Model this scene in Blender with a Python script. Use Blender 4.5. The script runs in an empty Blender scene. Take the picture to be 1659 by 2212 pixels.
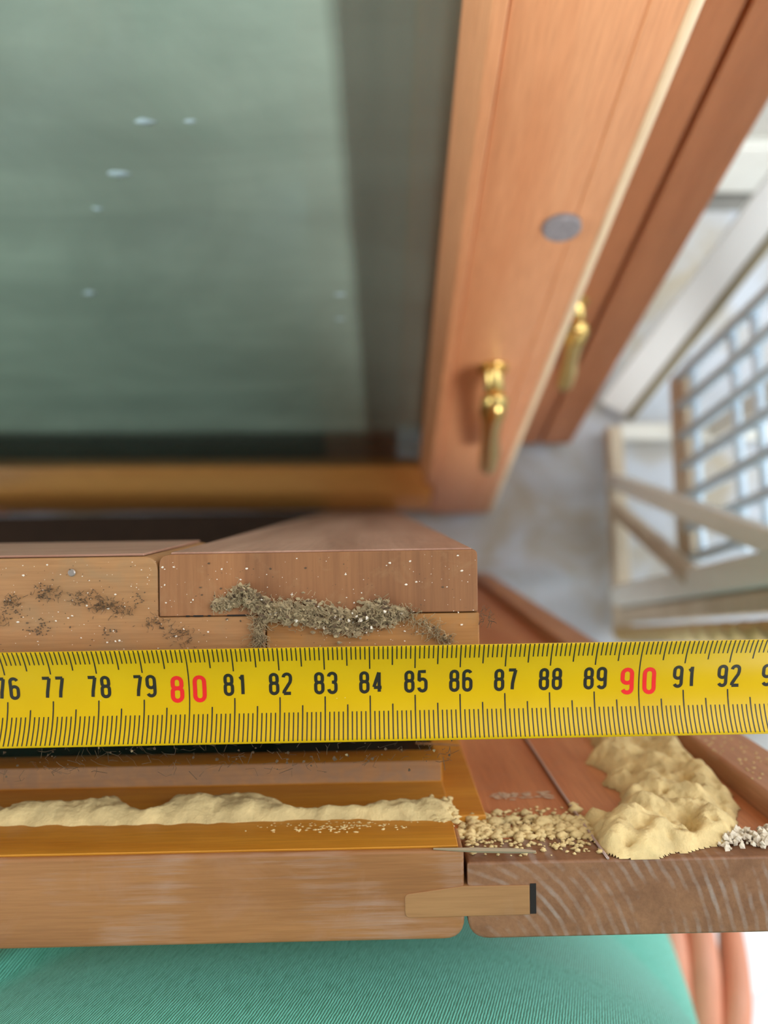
import bpy, bmesh, math, random
import numpy as np
from mathutils import Vector, Matrix, noise

random.seed(7)
RNG = np.random.default_rng(7)
SC = bpy.context.scene
COL = SC.collection

# ------------------------------------------------------------------ camera
TH = math.radians(9.4)                      # tilt away from straight down
c_, s_ = math.cos(TH), math.sin(TH)
RV = Vector((1, 0, 0)); UV = Vector((0, c_, s_)); FV = Vector((0, s_, -c_))
CAM = Vector((0, 0, .78))
cd = bpy.data.cameras.new('camera')
cam = bpy.data.objects.new('camera', cd); COL.objects.link(cam)
cam.matrix_world = Matrix(((1, 0, 0, 0), (0, c_, -s_, 0), (0, s_, c_, .78), (0, 0, 0, 1)))
cd.sensor_fit = 'AUTO'; cd.sensor_width = 36.0
cd.lens = 1660 / 2212 * 36.0
cd.clip_start = .01; cd.clip_end = 50
cd.dof.use_dof = True
cd.dof.focus_distance = .1715
cd.dof.aperture_fstop = 8.0
SC.camera = cam

# ------------------------------------------------------------------ sky, lamps, exposure
w = bpy.data.worlds.new('sky'); SC.world = w
w.use_nodes = True
bg = w.node_tree.nodes['Background']
bg.inputs['Color'].default_value = (.86, .94, 1.0, 1)
bg.inputs['Strength'].default_value = 0.27

def area(name, loc, target, sx, sy, power, col):
    l = bpy.data.lights.new(name, 'AREA'); l.shape = 'RECTANGLE'
    l.size = sx; l.size_y = sy; l.energy = power; l.color = col
    o = bpy.data.objects.new(name, l); COL.objects.link(o)
    o.location = loc
    o.rotation_euler = (Vector(target) - Vector(loc)).to_track_quat('-Z', 'Y').to_euler()
    return o
area('daylight_from_door', (1.75, .15, 1.25), (.1, .05, .4), 1.1, 1.9, 34, (.86, .94, 1.0))
area('fill_from_back', (.60, .48, 1.6), (.05, -.2, .55), 1.2, .9, 21, (.95, .98, 1.0))  # added fill for the sides facing the back; no window known there
area('fill_from_front', (1.2, -2.4, 1.2), (-.1, .15, .4), 1.4, 1.3, 92, (.98, .98, .98))  # added fill to lift the leaf fronts, from an invented source
area('fill_from_left', (-2.5, -.5, 1.3), (.2, .1, .3), 1.3, 1.3, 85, (.92, .97, 1.0))  # added fill for the stand's left-facing sides, unseen source
area('second_fill_from_front', (-1.5, -2.4, 1.2), (-.1, .15, .4), 1.4, 1.3, 56, (.96, .98, .98))  # another added fill, brightens the left part of the glass

SC.view_settings.view_transform = 'Standard'
SC.view_settings.look = 'None'
SC.view_settings.gamma = 1.0
SC.view_settings.use_curve_mapping = False
SC.view_settings.exposure = -0.24
SC.cycles.max_bounces = 8
SC.cycles.transparent_max_bounces = 16

# ------------------------------------------------------------------ helpers
def srgb(r, g, b):
    def f(v):
        v /= 255.
        return v / 12.92 if v <= .04045 else ((v + .055) / 1.055) ** 2.4
    return (f(r), f(g), f(b), 1)

class G:
    """collects shapes (in centimetres unless k says otherwise) and links them as ONE mesh object"""
    def __init__(self, k=.01):
        self.v = []; self.f = []; self.k = k; self.m = []; self.mi = 0
    def add(self, vs, fs):
        o = len(self.v)
        self.v += [tuple(p) for p in vs]
        for q in fs:
            self.f.append(tuple(i + o for i in q)); self.m.append(self.mi)
        return self
    def box(self, x0, x1, y0, y1, z0, z1):
        vs = [(x, y, z) for x in (x0, x1) for y in (y0, y1) for z in (z0, z1)]
        return self.add(vs, [(0, 1, 3, 2), (4, 6, 7, 5), (0, 4, 5, 1), (2, 3, 7, 6), (0, 2, 6, 4), (1, 5, 7, 3)])
    def prism(self, poly, axis, a, b):
        """poly: 2-D outline; axis x: poly is (y,z); axis y: (x,z); axis z: (x,y)"""
        n = len(poly)
        def P(p, t):
            return (t, p[0], p[1]) if axis == 'x' else (p[0], t, p[1]) if axis == 'y' else (p[0], p[1], t)
        vs = [P(p, a) for p in poly] + [P(p, b) for p in poly]
        fs = [tuple(range(n - 1, -1, -1)), tuple(range(n, 2 * n))]
        fs += [(i, (i + 1) % n, n + (i + 1) % n, n + i) for i in range(n)]
        return self.add(vs, fs)
    def tube(self, pts, r, n=6, cap=True):
        pts = [Vector(p) for p in pts]
        rs = r if isinstance(r, (list, tuple)) else [r] * len(pts)
        vs = []; up = None
        for i, p in enumerate(pts):
            d = (pts[min(i + 1, len(pts) - 1)] - pts[max(i - 1, 0)])
            d = d.normalized() if d.length > 1e-9 else Vector((0, 0, 1))
            if up is None:
                up = Vector((0, 0, 1)) if abs(d.z) < .9 else Vector((1, 0, 0))
            a = (up - d * up.dot(d))
            a = a.normalized() if a.length > 1e-6 else d.orthogonal().normalized()
            b = d.cross(a); up = a
            for k in range(n):
                t = 2 * math.pi * k / n
                vs.append(p + (a * math.cos(t) + b * math.sin(t)) * rs[i])
        fs = []
        for i in range(len(pts) - 1):
            for k in range(n):
                fs.append((i * n + k, i * n + (k + 1) % n, (i + 1) * n + (k + 1) % n, (i + 1) * n + k))
        if cap:
            fs.append(tuple(range(n - 1, -1, -1)))
            fs.append(tuple((len(pts) - 1) * n + k for k in range(n)))
        return self.add(vs, fs)
    def disc(self, c, axis, r, h, n=28, round_=.0):
        """short round plug: c = base centre, axis unit vector"""
        a = Vector(axis).normalized()
        prof = [(r, 0), (r, h - round_), (r - round_, h)] if round_ else [(r, 0), (r, h)]
        u = a.orthogonal().normalized(); v = a.cross(u)
        vs = []
        for rr, hh in prof:
            for k in range(n):
                t = 2 * math.pi * k / n
                vs.append(Vector(c) + a * hh + (u * math.cos(t) + v * math.sin(t)) * rr)
        fs = [tuple(range(n - 1, -1, -1)), tuple((len(prof) - 1) * n + k for k in range(n))]
        for i in range(len(prof) - 1):
            for k in range(n):
                fs.append((i * n + k, i * n + (k + 1) % n, (i + 1) * n + (k + 1) % n, (i + 1) * n + k))
        return self.add(vs, fs)
    def lump(self, c, rx, ry, rz, jit=.25):
        """rough crumb: a jittered octahedron-like lump"""
        base = [(1, 0, 0), (-1, 0, 0), (0, 1, 0), (0, -1, 0), (0, 0, 1), (0, 0, -1),
                (.6, .6, .6), (-.6, .6, .6), (.6, -.6, .6), (-.6, -.6, .6)]
        vs = []
        for b in base:
            q = 1 + random.uniform(-jit, jit)
            vs.append((c[0] + b[0] * rx * q, c[1] + b[1] * ry * q, c[2] + b[2] * rz * q))
        fs = [(4, 6, 7), (4, 8, 6), (4, 9, 8), (4, 7, 9), (6, 0, 2), (6, 2, 7), (7, 2, 1), (7, 1, 9), (9, 1, 3), (9, 3, 8),
              (8, 3, 0), (8, 0, 6), (5, 2, 0), (5, 1, 2), (5, 3, 1), (5, 0, 3)]
        return self.add(vs, fs)
    def build(self, name, mats, parent=None, smooth=False, bevel=0, seg=2, loc=None):
        me = bpy.data.meshes.new(name)
        k = self.k
        me.from_pydata([(p[0] * k, p[1] * k, p[2] * k) for p in self.v], [], self.f)
        mats = mats if isinstance(mats, (list, tuple)) else [mats]
        for m in mats: me.materials.append(m)
        if len(mats) > 1:
            me.polygons.foreach_set('material_index', self.m)
        bm = bmesh.new(); bm.from_mesh(me)
        bmesh.ops.recalc_face_normals(bm, faces=bm.faces)
        bm.to_mesh(me); bm.free()
        if smooth:
            me.polygons.foreach_set('use_smooth', [True] * len(me.polygons))
        me.update()
        o = bpy.data.objects.new(name, me); COL.objects.link(o)
        if parent is not None: o.parent = parent
        if loc is not None: o.location = loc
        if bevel:
            b = o.modifiers.new('bevel', 'BEVEL'); b.width = bevel * k; b.segments = seg
            b.limit_method = 'ANGLE'; b.angle_limit = math.radians(40)
            for p in me.polygons: p.use_smooth = True
            b.harden_normals = True
        return o

def tag(o, label=None, cat=None, group=None, kind=None):
    if label: o['label'] = label
    if cat: o['category'] = cat
    if group: o['group'] = group
    if kind: o['kind'] = kind
    return o

def empty(name, mat, label, cat, group=None):
    o = bpy.data.objects.new(name, None); COL.objects.link(o)
    o.empty_display_size = .02
    o.matrix_world = mat
    return tag(o, label, cat, group)

def frame(X, Y, Z, O):
    m = Matrix((X, Y, Z)).transposed().to_4x4(); m.translation = O
    return m

def fillet(poly, idx, r, n=6):
    """round corner idx of a 2-D polygon"""
    P = [Vector(p) for p in poly]
    out = []
    for i, p in enumerate(P):
        if i not in idx:
            out.append(tuple(p)); continue
        rr = r
        a = (P[i - 1] - p).normalized(); b = (P[(i + 1) % len(P)] - p).normalized()
        half = math.acos(max(-1, min(1, a.dot(b)))) / 2
        t = rr / math.tan(half)
        s, e = p + a * t, p + b * t
        for k in range(n + 1):
            u = k / n
            out.append(tuple(s * (1 - u) ** 2 + p * 2 * u * (1 - u) + e * u * u))
    return out

# ------------------------------------------------------------------ materials
def new_mat(name):
    m = bpy.data.materials.new(name); m.use_nodes = True
    nt = m.node_tree
    return m, nt, nt.nodes, nt.links, nt.nodes['Principled BSDF']

def coords(nt, scale=(1, 1, 1), rot=(0, 0, 0), loc=(0, 0, 0)):
    t = nt.nodes.new('ShaderNodeTexCoord'); mp = nt.nodes.new('ShaderNodeMapping')
    nt.links.new(t.outputs['Object'], mp.inputs['Vector'])
    mp.inputs['Scale'].default_value = scale
    mp.inputs['Rotation'].default_value = rot
    mp.inputs['Location'].default_value = loc
    return mp.outputs['Vector']

def noise_tex(nt, vec, scale, detail=4, rough=.55, dist=0):
    n = nt.nodes.new('ShaderNodeTexNoise')
    n.inputs['Scale'].default_value = scale; n.inputs['Detail'].default_value = detail
    n.inputs['Roughness'].default_value = rough; n.inputs['Distortion'].default_value = dist
    nt.links.new(vec, n.inputs['Vector'])
    return n.outputs['Fac']

def ramp(nt, fac, stops):
    r = nt.nodes.new('ShaderNodeValToRGB')
    while len(r.color_ramp.elements) < len(stops): r.color_ramp.elements.new(.5)
    for e, (p, c) in zip(r.color_ramp.elements, stops):
        e.position = p; e.color = c if len(c) == 4 else (*c, 1)
    nt.links.new(fac, r.inputs['Fac'])
    return r.outputs['Color']

def mix(nt, fac, a, b):
    m = nt.nodes.new('ShaderNodeMix'); m.data_type = 'RGBA'
    if isinstance(fac, (int, float)): m.inputs[0].default_value = fac
    else: nt.links.new(fac, m.inputs[0])
    for v, i in ((a, 6), (b, 7)):
        if isinstance(v, tuple): m.inputs[i].default_value = v
        else: nt.links.new(v, m.inputs[i])
    return m.outputs[2]

def bump(nt, h, bs, strength=.3, dist=.0005):
    b = nt.nodes.new('ShaderNodeBump')
    b.inputs['Strength'].default_value = strength; b.inputs['Distance'].default_value = dist
    nt.links.new(h, b.inputs['Height']); nt.links.new(b.outputs['Normal'], bs.inputs['Normal'])

W0 = (0, 0, 0, 1); W1 = (1, 1, 1, 1)

def wood(name, c1, c2, axis='x', rough=.45, fine=1.0, dust=0., dust_col=(170, 140, 115), dust_scale=60, scuff=0., coat=.0, seed=0, streak=1.0):
    """c1 light, c2 dark (0-255 sRGB); grain runs along axis"""
    m, nt, N, L, bs = new_mat(name)
    def stretch(lo, hi):
        return {'x': (lo, hi, hi), 'y': (hi, lo, hi), 'z': (hi, hi, lo)}[axis]
    big = noise_tex(nt, coords(nt, stretch(5 * streak, 60 * streak), loc=(seed, seed * 1.7, seed * .3)), 1.0, 5, .6, .4)
    col = ramp(nt, big, [(.30, srgb(*c2)), (.68, srgb(*c1))])
    fv = noise_tex(nt, coords(nt, stretch(90 * fine, 1900 * fine), loc=(seed, 3, seed)), 1.0, 3, .6)
    fr = ramp(nt, fv, [(.32, (.72, .68, .64, 1)), (.6, W1)])
    mm = N.new('ShaderNodeMix'); mm.data_type = 'RGBA'; mm.blend_type = 'MULTIPLY'; mm.inputs[0].default_value = .55
    L.new(col, mm.inputs[6]); L.new(fr, mm.inputs[7]); col = mm.outputs[2]
    if dust:
        d1 = noise_tex(nt, coords(nt, (1, 1, 1), loc=(seed, 0, 5)), dust_scale, 6, .65, .6)
        k = ramp(nt, d1, [(.62 - .35 * dust, W0), (.85 - .2 * dust, (min(1, .35 + dust * .5),) * 3)])
        col = mix(nt, k, col, srgb(*dust_col))
    if scuff:
        d2 = noise_tex(nt, coords(nt, stretch(30, 700), loc=(seed, 9, 2)), 1.0, 6, .75)
        d3 = noise_tex(nt, coords(nt, (1, 1, 1), loc=(2, seed, 5)), 45, 2, .5)
        mu = N.new('ShaderNodeMath'); mu.operation = 'MULTIPLY'; L.new(d2, mu.inputs[0]); L.new(d3, mu.inputs[1])
        k = ramp(nt, mu.outputs[0], [(.26, W0), (.42, (scuff,) * 3)])
        col = mix(nt, k, col, srgb(190, 172, 165))
    L.new(col, bs.inputs['Base Color'])
    rr = noise_tex(nt, coords(nt, (1, 1, 1)), 70, 3)
    rv = N.new('ShaderNodeMapRange'); L.new(rr, rv.inputs['Value'])
    rv.inputs['To Min'].default_value = max(.05, rough - .12); rv.inputs['To Max'].default_value = min(1, rough + .15)
    L.new(rv.outputs['Result'], bs.inputs['Roughness'])
    bs.inputs['Coat Weight'].default_value = coat; bs.inputs['Coat Roughness'].default_value = .25
    bump(nt, fv, bs, .25, .0002)
    return m

def plain(name, rgb, rough=.5, metal=0., var=0., scale=80, bumps=0., bdist=.0004, sheen=0.):
    m, nt, N, L, bs = new_mat(name)
    c = srgb(*rgb)
    if var or bumps:
        n = noise_tex(nt, coords(nt), scale, 5, .6)
    if var:
        d = tuple(max(0, x * (1 - var)) for x in c[:3]) + (1,)
        l = tuple(min(1, x * (1 + var * .6)) for x in c[:3]) + (1,)
        L.new(ramp(nt, n, [(.3, d), (.7, l)]), bs.inputs['Base Color'])
    else:
        bs.inputs['Base Color'].default_value = c
    if bumps: bump(nt, n, bs, bumps, bdist)
    bs.inputs['Roughness'].default_value = rough; bs.inputs['Metallic'].default_value = metal
    return m

def ring_wood(name, base, dark, pale, centre, period, axis='z', pale_amt=.6):
    """sawn end grain: growth rings about a centre (m, object space), pale scuffed late wood"""
    m, nt, N, L, bs = new_mat(name)
    v = coords(nt, (1, 1, .05), loc=(-centre[0], -centre[1], 0))
    wv = N.new('ShaderNodeTexWave'); wv.wave_type = 'RINGS'; wv.rings_direction = 'Z'
    wv.inputs['Scale'].default_value = .314 / period; wv.inputs['Distortion'].default_value = 1.2
    wv.inputs['Detail'].default_value = 3; wv.inputs['Detail Scale'].default_value = 2.0
    L.new(v, wv.inputs['Vector'])
    blotch = noise_tex(nt, coords(nt), 130, 5, .65, .5)
    fine = noise_tex(nt, coords(nt), 900, 3, .6)
    col = ramp(nt, blotch, [(.3, srgb(*dark)), (.68, srgb(*base))])
    r1 = ramp(nt, wv.outputs['Fac'], [(.5, W0), (.95, W1)])
    brk = ramp(nt, noise_tex(nt, coords(nt, loc=(4, 2, 1)), 90, 4, .6), [(.42, W0), (.68, W1)])
    mu = N.new('ShaderNodeMath'); mu.operation = 'MULTIPLY'; L.new(r1, mu.inputs[0]); L.new(brk, mu.inputs[1])
    m2 = N.new('ShaderNodeMath'); m2.operation = 'MULTIPLY'; L.new(mu.outputs[0], m2.inputs[0]); m2.inputs[1].default_value = pale_amt
    col = mix(nt, m2.outputs[0], col, srgb(*pale))
    fr = ramp(nt, fine, [(.3, (.75, .72, .7, 1)), (.6, W1)])
    mm = N.new('ShaderNodeMix'); mm.data_type = 'RGBA'; mm.blend_type = 'MULTIPLY'; mm.inputs[0].default_value = .5
    L.new(col, mm.inputs[6]); L.new(fr, mm.inputs[7])
    L.new(mm.outputs[2], bs.inputs['Base Color'])
    bs.inputs['Roughness'].default_value = .6
    bump(nt, fine, bs, .3, .0003)
    return m

def glass(name, tint, refl_ior=1.9, dirt=.12, dirt_col=(150, 150, 140), trans=(.8, .85, .82, 1), rough=.02, edge=None):
    """a dusty pane: clear, mirror-like at a slant, with a film of wiped dirt; edge paints in dark reflections"""
    m, nt, N, L, bs = new_mat(name)
    N.remove(bs)
    out = [n for n in N if n.type == 'OUTPUT_MATERIAL'][0]
    tr = N.new('ShaderNodeBsdfTransparent'); tr.inputs['Color'].default_value = trans
    gl = N.new('ShaderNodeBsdfGlossy'); gl.inputs['Roughness'].default_value = rough; gl.inputs['Color'].default_value = tint
    fr = N.new('ShaderNodeFresnel'); fr.inputs['IOR'].default_value = refl_ior
    s1 = N.new('ShaderNodeMixShader'); L.new(fr.outputs[0], s1.inputs[0]); L.new(tr.outputs[0], s1.inputs[1]); L.new(gl.outputs[0], s1.inputs[2])
    df = N.new('ShaderNodeBsdfDiffuse')
    a = noise_tex(nt, coords(nt, (9, 9, 9)), 1.0, 6, .6, 1.2)
    b = noise_tex(nt, coords(nt, (4, 12, 22), rot=(0, .22, 0)), 1.0, 4, .6, .6)
    ad = N.new('ShaderNodeMath'); ad.operation = 'MULTIPLY'; L.new(a, ad.inputs[0]); L.new(b, ad.inputs[1])
    k = ramp(nt, ad.outputs[0], [(.08, (dirt * .78,) * 3), (.45, (min(1, dirt * 1.28),) * 3)])
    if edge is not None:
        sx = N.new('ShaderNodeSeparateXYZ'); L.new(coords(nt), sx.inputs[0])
        er = N.new('ShaderNodeMapRange'); er.inputs['From Min'].default_value = edge - .004; er.inputs['From Max'].default_value = edge + .004  # reflection of the near stile, painted by thinning the film here
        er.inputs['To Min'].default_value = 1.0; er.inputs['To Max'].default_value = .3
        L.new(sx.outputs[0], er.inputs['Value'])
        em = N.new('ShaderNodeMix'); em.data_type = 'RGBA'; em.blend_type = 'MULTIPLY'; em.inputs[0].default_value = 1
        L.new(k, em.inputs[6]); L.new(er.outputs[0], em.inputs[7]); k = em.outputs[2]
        zr = N.new('ShaderNodeMapRange'); zr.inputs['From Min'].default_value = .162; zr.inputs['From Max'].default_value = .182  # dark gap's reflection, painted as a thinner film low on the pane
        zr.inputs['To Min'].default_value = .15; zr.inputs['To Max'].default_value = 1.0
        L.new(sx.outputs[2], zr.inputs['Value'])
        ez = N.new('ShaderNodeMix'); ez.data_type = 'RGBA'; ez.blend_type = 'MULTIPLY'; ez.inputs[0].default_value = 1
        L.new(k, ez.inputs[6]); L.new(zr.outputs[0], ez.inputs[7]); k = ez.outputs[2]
    df.inputs['Color'].default_value = srgb(*dirt_col)
    s2 = N.new('ShaderNodeMixShader'); L.new(k, s2.inputs[0]); L.new(s1.outputs[0], s2.inputs[1]); L.new(df.outputs[0], s2.inputs[2])
    L.new(s2.outputs[0], out.inputs['Surface'])
    return m

M = {}
M['stile_end'] = wood('stile_end_grain', (160, 108, 66), (124, 80, 48), 'y', .7, .55, dust=.25, dust_col=(160, 122, 84), dust_scale=170, seed=3)
M['sash_rail'] = wood('sash_rail_wood', (180, 132, 84), (154, 108, 66), 'x', .6, .7, dust=.5, dust_col=(140, 116, 84), dust_scale=90, seed=1)
M['tenon'] = wood('tenon_wood', (186, 132, 72), (150, 100, 48), 'x', .6, .7, dust=.35, dust_col=(140, 112, 78), dust_scale=110, seed=5)
M['sash_face'] = wood('sash_face_wood', (190, 150, 130), (160, 118, 98), 'z', .4, .5, seed=2)
M['sash_face_x'] = wood('sash_face_wood_rail', (190, 150, 130), (160, 118, 98), 'x', .4, .5, seed=2)
M['amber'] = wood('amber_varnished_wood', (218, 154, 52), (190, 120, 30), 'x', .45, .8, dust=.12, dust_col=(180, 140, 110), dust_scale=50, scuff=.0, seed=8)
M['frame_top'] = wood('frame_top_wood', (168, 116, 70), (138, 90, 50), 'x', .5, .8, dust=.25, dust_col=(168, 128, 105), dust_scale=45, scuff=.26, seed=11)
M['dusty_ledge'] = wood('dusty_ledge_wood', (206, 158, 112), (178, 128, 80), 'x', .75, 1.0, dust=.75, dust_col=(160, 132, 108), dust_scale=240, seed=4)
M['key'] = wood('tenon_key_wood', (162, 118, 74), (142, 98, 58), 'x', .65, .6, dust=.1, seed=6)
M['stile_top'] = ring_wood('frame_stile_end_grain', (146, 102, 70), (120, 80, 52), (176, 164, 156), (.013, -.068), .0026, pale_amt=.5)
M['frame_stile'] = wood('frame_stile_wood', (212, 146, 98), (184, 112, 70), 'z', .5, .8, dust=.12, dust_col=(170, 130, 105), dust_scale=60, seed=9)
M['frame_lip'] = wood('frame_lip_wood', (206, 150, 104), (176, 124, 96), 'z', .5, .7, dust=.2, dust_col=(160, 125, 110), dust_scale=60, seed=14)
M['leaf'] = wood('terracotta_varnished_wood', (236, 170, 122), (224, 150, 102), 'z', .38, .5, coat=.25, seed=21, streak=.6)
M['leaf_rail'] = wood('terracotta_varnished_rail', (242, 178, 98), (226, 150, 76), 'x', .38, .5, coat=.25, seed=22, streak=.6)
M['leaf_edge'] = wood('pale_edge_wood', (252, 228, 192), (240, 206, 164), 'z', .45, .6, coat=.2, seed=23)
M['leaf_back'] = wood('brown_varnished_wood', (226, 150, 102), (202, 126, 80), 'z', .45, .5, coat=.15, seed=25, streak=.6)
M['leaf_groove'] = plain('groove_wood', (120, 52, 34), .6)
M['dark'] = plain('dark_gap', (26, 20, 16), .9)
M['foam'] = plain('yellow_building_foam', (224, 200, 144), .85, var=.24, scale=170, bumps=.9, bdist=.0014)
M['fluff'] = plain('white_foam_crumbs', (226, 216, 196), .9, var=.15, scale=300)
M['tape_print_black'] = plain('black_print', (30, 26, 14), .5)
M['tape_print_red'] = plain('red_print', (222, 28, 26), .45)
M['strip'] = plain('translucent_plastic_strip', (176, 150, 140), .3)
M['brass'] = plain('polished_brass', (240, 208, 130), .27, metal=1.)
M['grey_plug'] = plain('grey_felt', (150, 146, 150), .9, var=.35, scale=500)
M['pale_paint'] = plain('pale_painted_wood', (236, 236, 228), .35, var=.06, scale=30)
M['pale_wood'] = wood('pale_raw_wood', (222, 208, 186), (196, 178, 150), 'y', .5, .5, seed=31)
M['cane'] = wood('pale_cane', (226, 208, 160), (186, 150, 84), 'z', .6, .8, seed=33)
M['wire'] = plain('white_wire', (216, 236, 252), .3)
M['skin'] = plain('skin', (214, 142, 112), .5, var=.08, scale=60)
M['trousers'] = plain('pale_grey_trousers', (214, 216, 220), .85, var=.05, scale=40, bumps=.2)
M['hair'] = plain('dark_brown_hair', (58, 42, 32), .6, var=.3, scale=200)
M['dust_grey'] = plain('grey_dust', (166, 146, 112), .95, var=.45, scale=700)
M['dust_dark'] = plain('dark_dust', (96, 76, 56), .95, var=.4, scale=500)
M['speck'] = plain('white_specks', (232, 220, 204), .7)
M['wall'] = plain('olive_plaster', (168, 170, 148), .9, var=.08, scale=6, bumps=.2)
M['wall_white'] = plain('white_plaster', (205, 203, 196), .9, var=.05, scale=6, bumps=.2)
M['concrete'] = plain('grey_screed_floor', (150, 148, 142), .8, var=.15, scale=14, bumps=.2)
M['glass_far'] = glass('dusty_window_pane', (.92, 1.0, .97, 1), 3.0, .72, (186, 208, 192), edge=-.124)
M['glass_back'] = glass('back_window_pane', (.9, 1, .97, 1), 1.7, .2)
M['glass_near'] = glass('near_window_pane', (.95, 1, 1, 1), 1.5, .05, (130, 130, 120), trans=(.92, .95, .94, 1))

def tape_mat():
    m, nt, N, L, bs = new_mat('yellow_tape_enamel')
    n = noise_tex(nt, coords(nt), 40, 3)
    L.new(ramp(nt, n, [(.3, srgb(200, 160, 0)), (.7, srgb(208, 170, 0))]), bs.inputs['Base Color'])
    bs.inputs['Roughness'].default_value = .38
    bs.inputs['Specular IOR Level'].default_value = .3
    return m
M['tape'] = tape_mat()
M['glint'] = plain('pale_sky_glint', (206, 232, 240), .3)  # for the sky glints put on the glass

def shirt_mat():
    m, nt, N, L, bs = new_mat('green_jersey_knit')
    v = coords(nt, (1, 1, 1))
    sh = N.new('ShaderNodeVectorMath'); sh.operation = 'DOT_PRODUCT'; sh.inputs[1].default_value = (1, 0, .27)
    L.new(v, sh.inputs[0])
    sh2 = N.new('ShaderNodeVectorMath'); sh2.operation = 'DOT_PRODUCT'; sh2.inputs[1].default_value = (-.2, 1, .9)
    L.new(v, sh2.inputs[0])
    cx = N.new('ShaderNodeCombineXYZ'); L.new(sh.outputs['Value'], cx.inputs[0]); L.new(sh2.outputs['Value'], cx.inputs[1])
    wv = N.new('ShaderNodeTexWave'); wv.wave_type = 'BANDS'; wv.bands_direction = 'X'
    wv.inputs['Scale'].default_value = 450; wv.inputs['Distortion'].default_value = 1.6
    wv.inputs['Detail'].default_value = 2; wv.inputs['Detail Scale'].default_value = 1.5
    L.new(cx.outputs[0], wv.inputs['Vector'])
    mp = N.new('ShaderNodeMapping'); mp.inputs['Scale'].default_value = (1400, 260, 1); L.new(cx.outputs[0], mp.inputs['Vector'])
    n = noise_tex(nt, mp.outputs['Vector'], 1.0, 3, .6)
    mu = N.new('ShaderNodeMath'); mu.operation = 'MULTIPLY'; L.new(wv.outputs['Fac'], mu.inputs[0]); L.new(n, mu.inputs[1])
    col = ramp(nt, mu.outputs[0], [(.05, srgb(26, 118, 90)), (.25, srgb(84, 194, 168)), (.46, srgb(126, 230, 212))])
    L.new(col, bs.inputs['Base Color'])
    bs.inputs['Roughness'].default_value = .9
    bs.inputs['Sheen Weight'].default_value = .25
    bump(nt, mu.outputs[0], bs, .5, .0004)
    return m
M['shirt'] = shirt_mat()

def sheet_mat():
    m, nt, N, L, bs = new_mat('milky_plastic_sheet')
    n = noise_tex(nt, coords(nt), 9, 5, .6, .8)
    L.new(ramp(nt, n, [(.35, srgb(186, 176, 158)), (.55, srgb(206, 212, 222))]), bs.inputs['Base Color'])
    bs.inputs['Roughness'].default_value = .6
    return m
M['sheet'] = sheet_mat()

# ------------------------------------------------------------------ room (setting)
def wall(name, x0, x1, y0, y1, z0, z1, mat):
    o = G(1).box(x0, x1, y0, y1, z0, z1).build(name, mat); o['kind'] = 'structure'; return o
wall('floor', -2.6, 2.4, -2.6, .50, -.09, -.0125, M['concrete'])
wall('wall_back', -2.6, 2.4, .50, .60, -.08, 2.6, M['wall_white'])
wall('wall_left', -2.7, -2.6, -2.6, .60, -.08, 2.6, M['wall'])
wall('wall_front', -2.7, 2.4, -2.7, -2.6, -.08, 2.6, M['wall'])
o = G(1).box(-2.6, 2.4, .485, .4999, .0, .08).build('baseboard_back', M['pale_paint'], bevel=.004); o['kind'] = 'structure'

# crumpled plastic sheet over the floor
def sheet():
    nx, ny = 170, 130
    x0, x1, y0, y1 = -.75, .85, -.62, .47
    g = G(1)
    vs = []
    for j in range(ny + 1):
        for i in range(nx + 1):
            x = x0 + (x1 - x0) * i / nx; y = y0 + (y1 - y0) * j / ny
            a = noise.ridged_multi_fractal(Vector((x * 5, y * 5, 1)), 1.0, 2.1, 4, 1.0, 2.0)
            h = -.0105 + .0022 * min(2.0, max(0, a))
            h = min(h, -.0004)
            fold = max(0, min(1, (x - .045) / .03)) * max(0, min(1, (.212 - x) / .02))
            h += .010 * fold * math.exp(-((y - .0655) / .0055) ** 2)
            vs.append((x, y, h))
    fs = [(j * (nx + 1) + i, j * (nx + 1) + i + 1, (j + 1) * (nx + 1) + i + 1, (j + 1) * (nx + 1) + i) for j in range(ny) for i in range(nx)]
    g.add(vs, fs)
    o = g.build('dust_sheet', M['sheet'], smooth=True)
    tag(o, 'crumpled milky plastic dust sheet spread over the floor under everything', 'sheet')
sheet()

# ------------------------------------------------------------------ the two near frames (they lean together towards the person)
D = (-.015 * RV + .0157 * UV + FV).normalized()
NZ = -D
NX = RV + .0145 * UV; NX = (NX - NX.dot(NZ) * NZ).normalized()
NY = NZ.cross(NX)
NO = CAM + (RV * ((829.5 - 829.5) / 1660) - UV * ((1490 - 1106) / 1660) + FV) * .1712   # on the sash's top edge, mid-tape

def near_root(name, H, label, cat):
    r = empty(name, frame(NX, NY, NZ, NO - NZ * (H * .01)), label, cat)
    return r, (0, 0, H * .01)

# --- sash with the tape on it
HS = 61.2
sash, SL = near_root('casement_window', HS, 'glazed wooden window sash on edge beneath the yellow measuring tape, dust clump on its joint', 'window')
S0 = -84.3; S1 = 2.12                         # ends along the rail
def sash_part(g, name, mat, **k): return g.build(name, mat, sash, loc=SL, **k)
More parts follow.
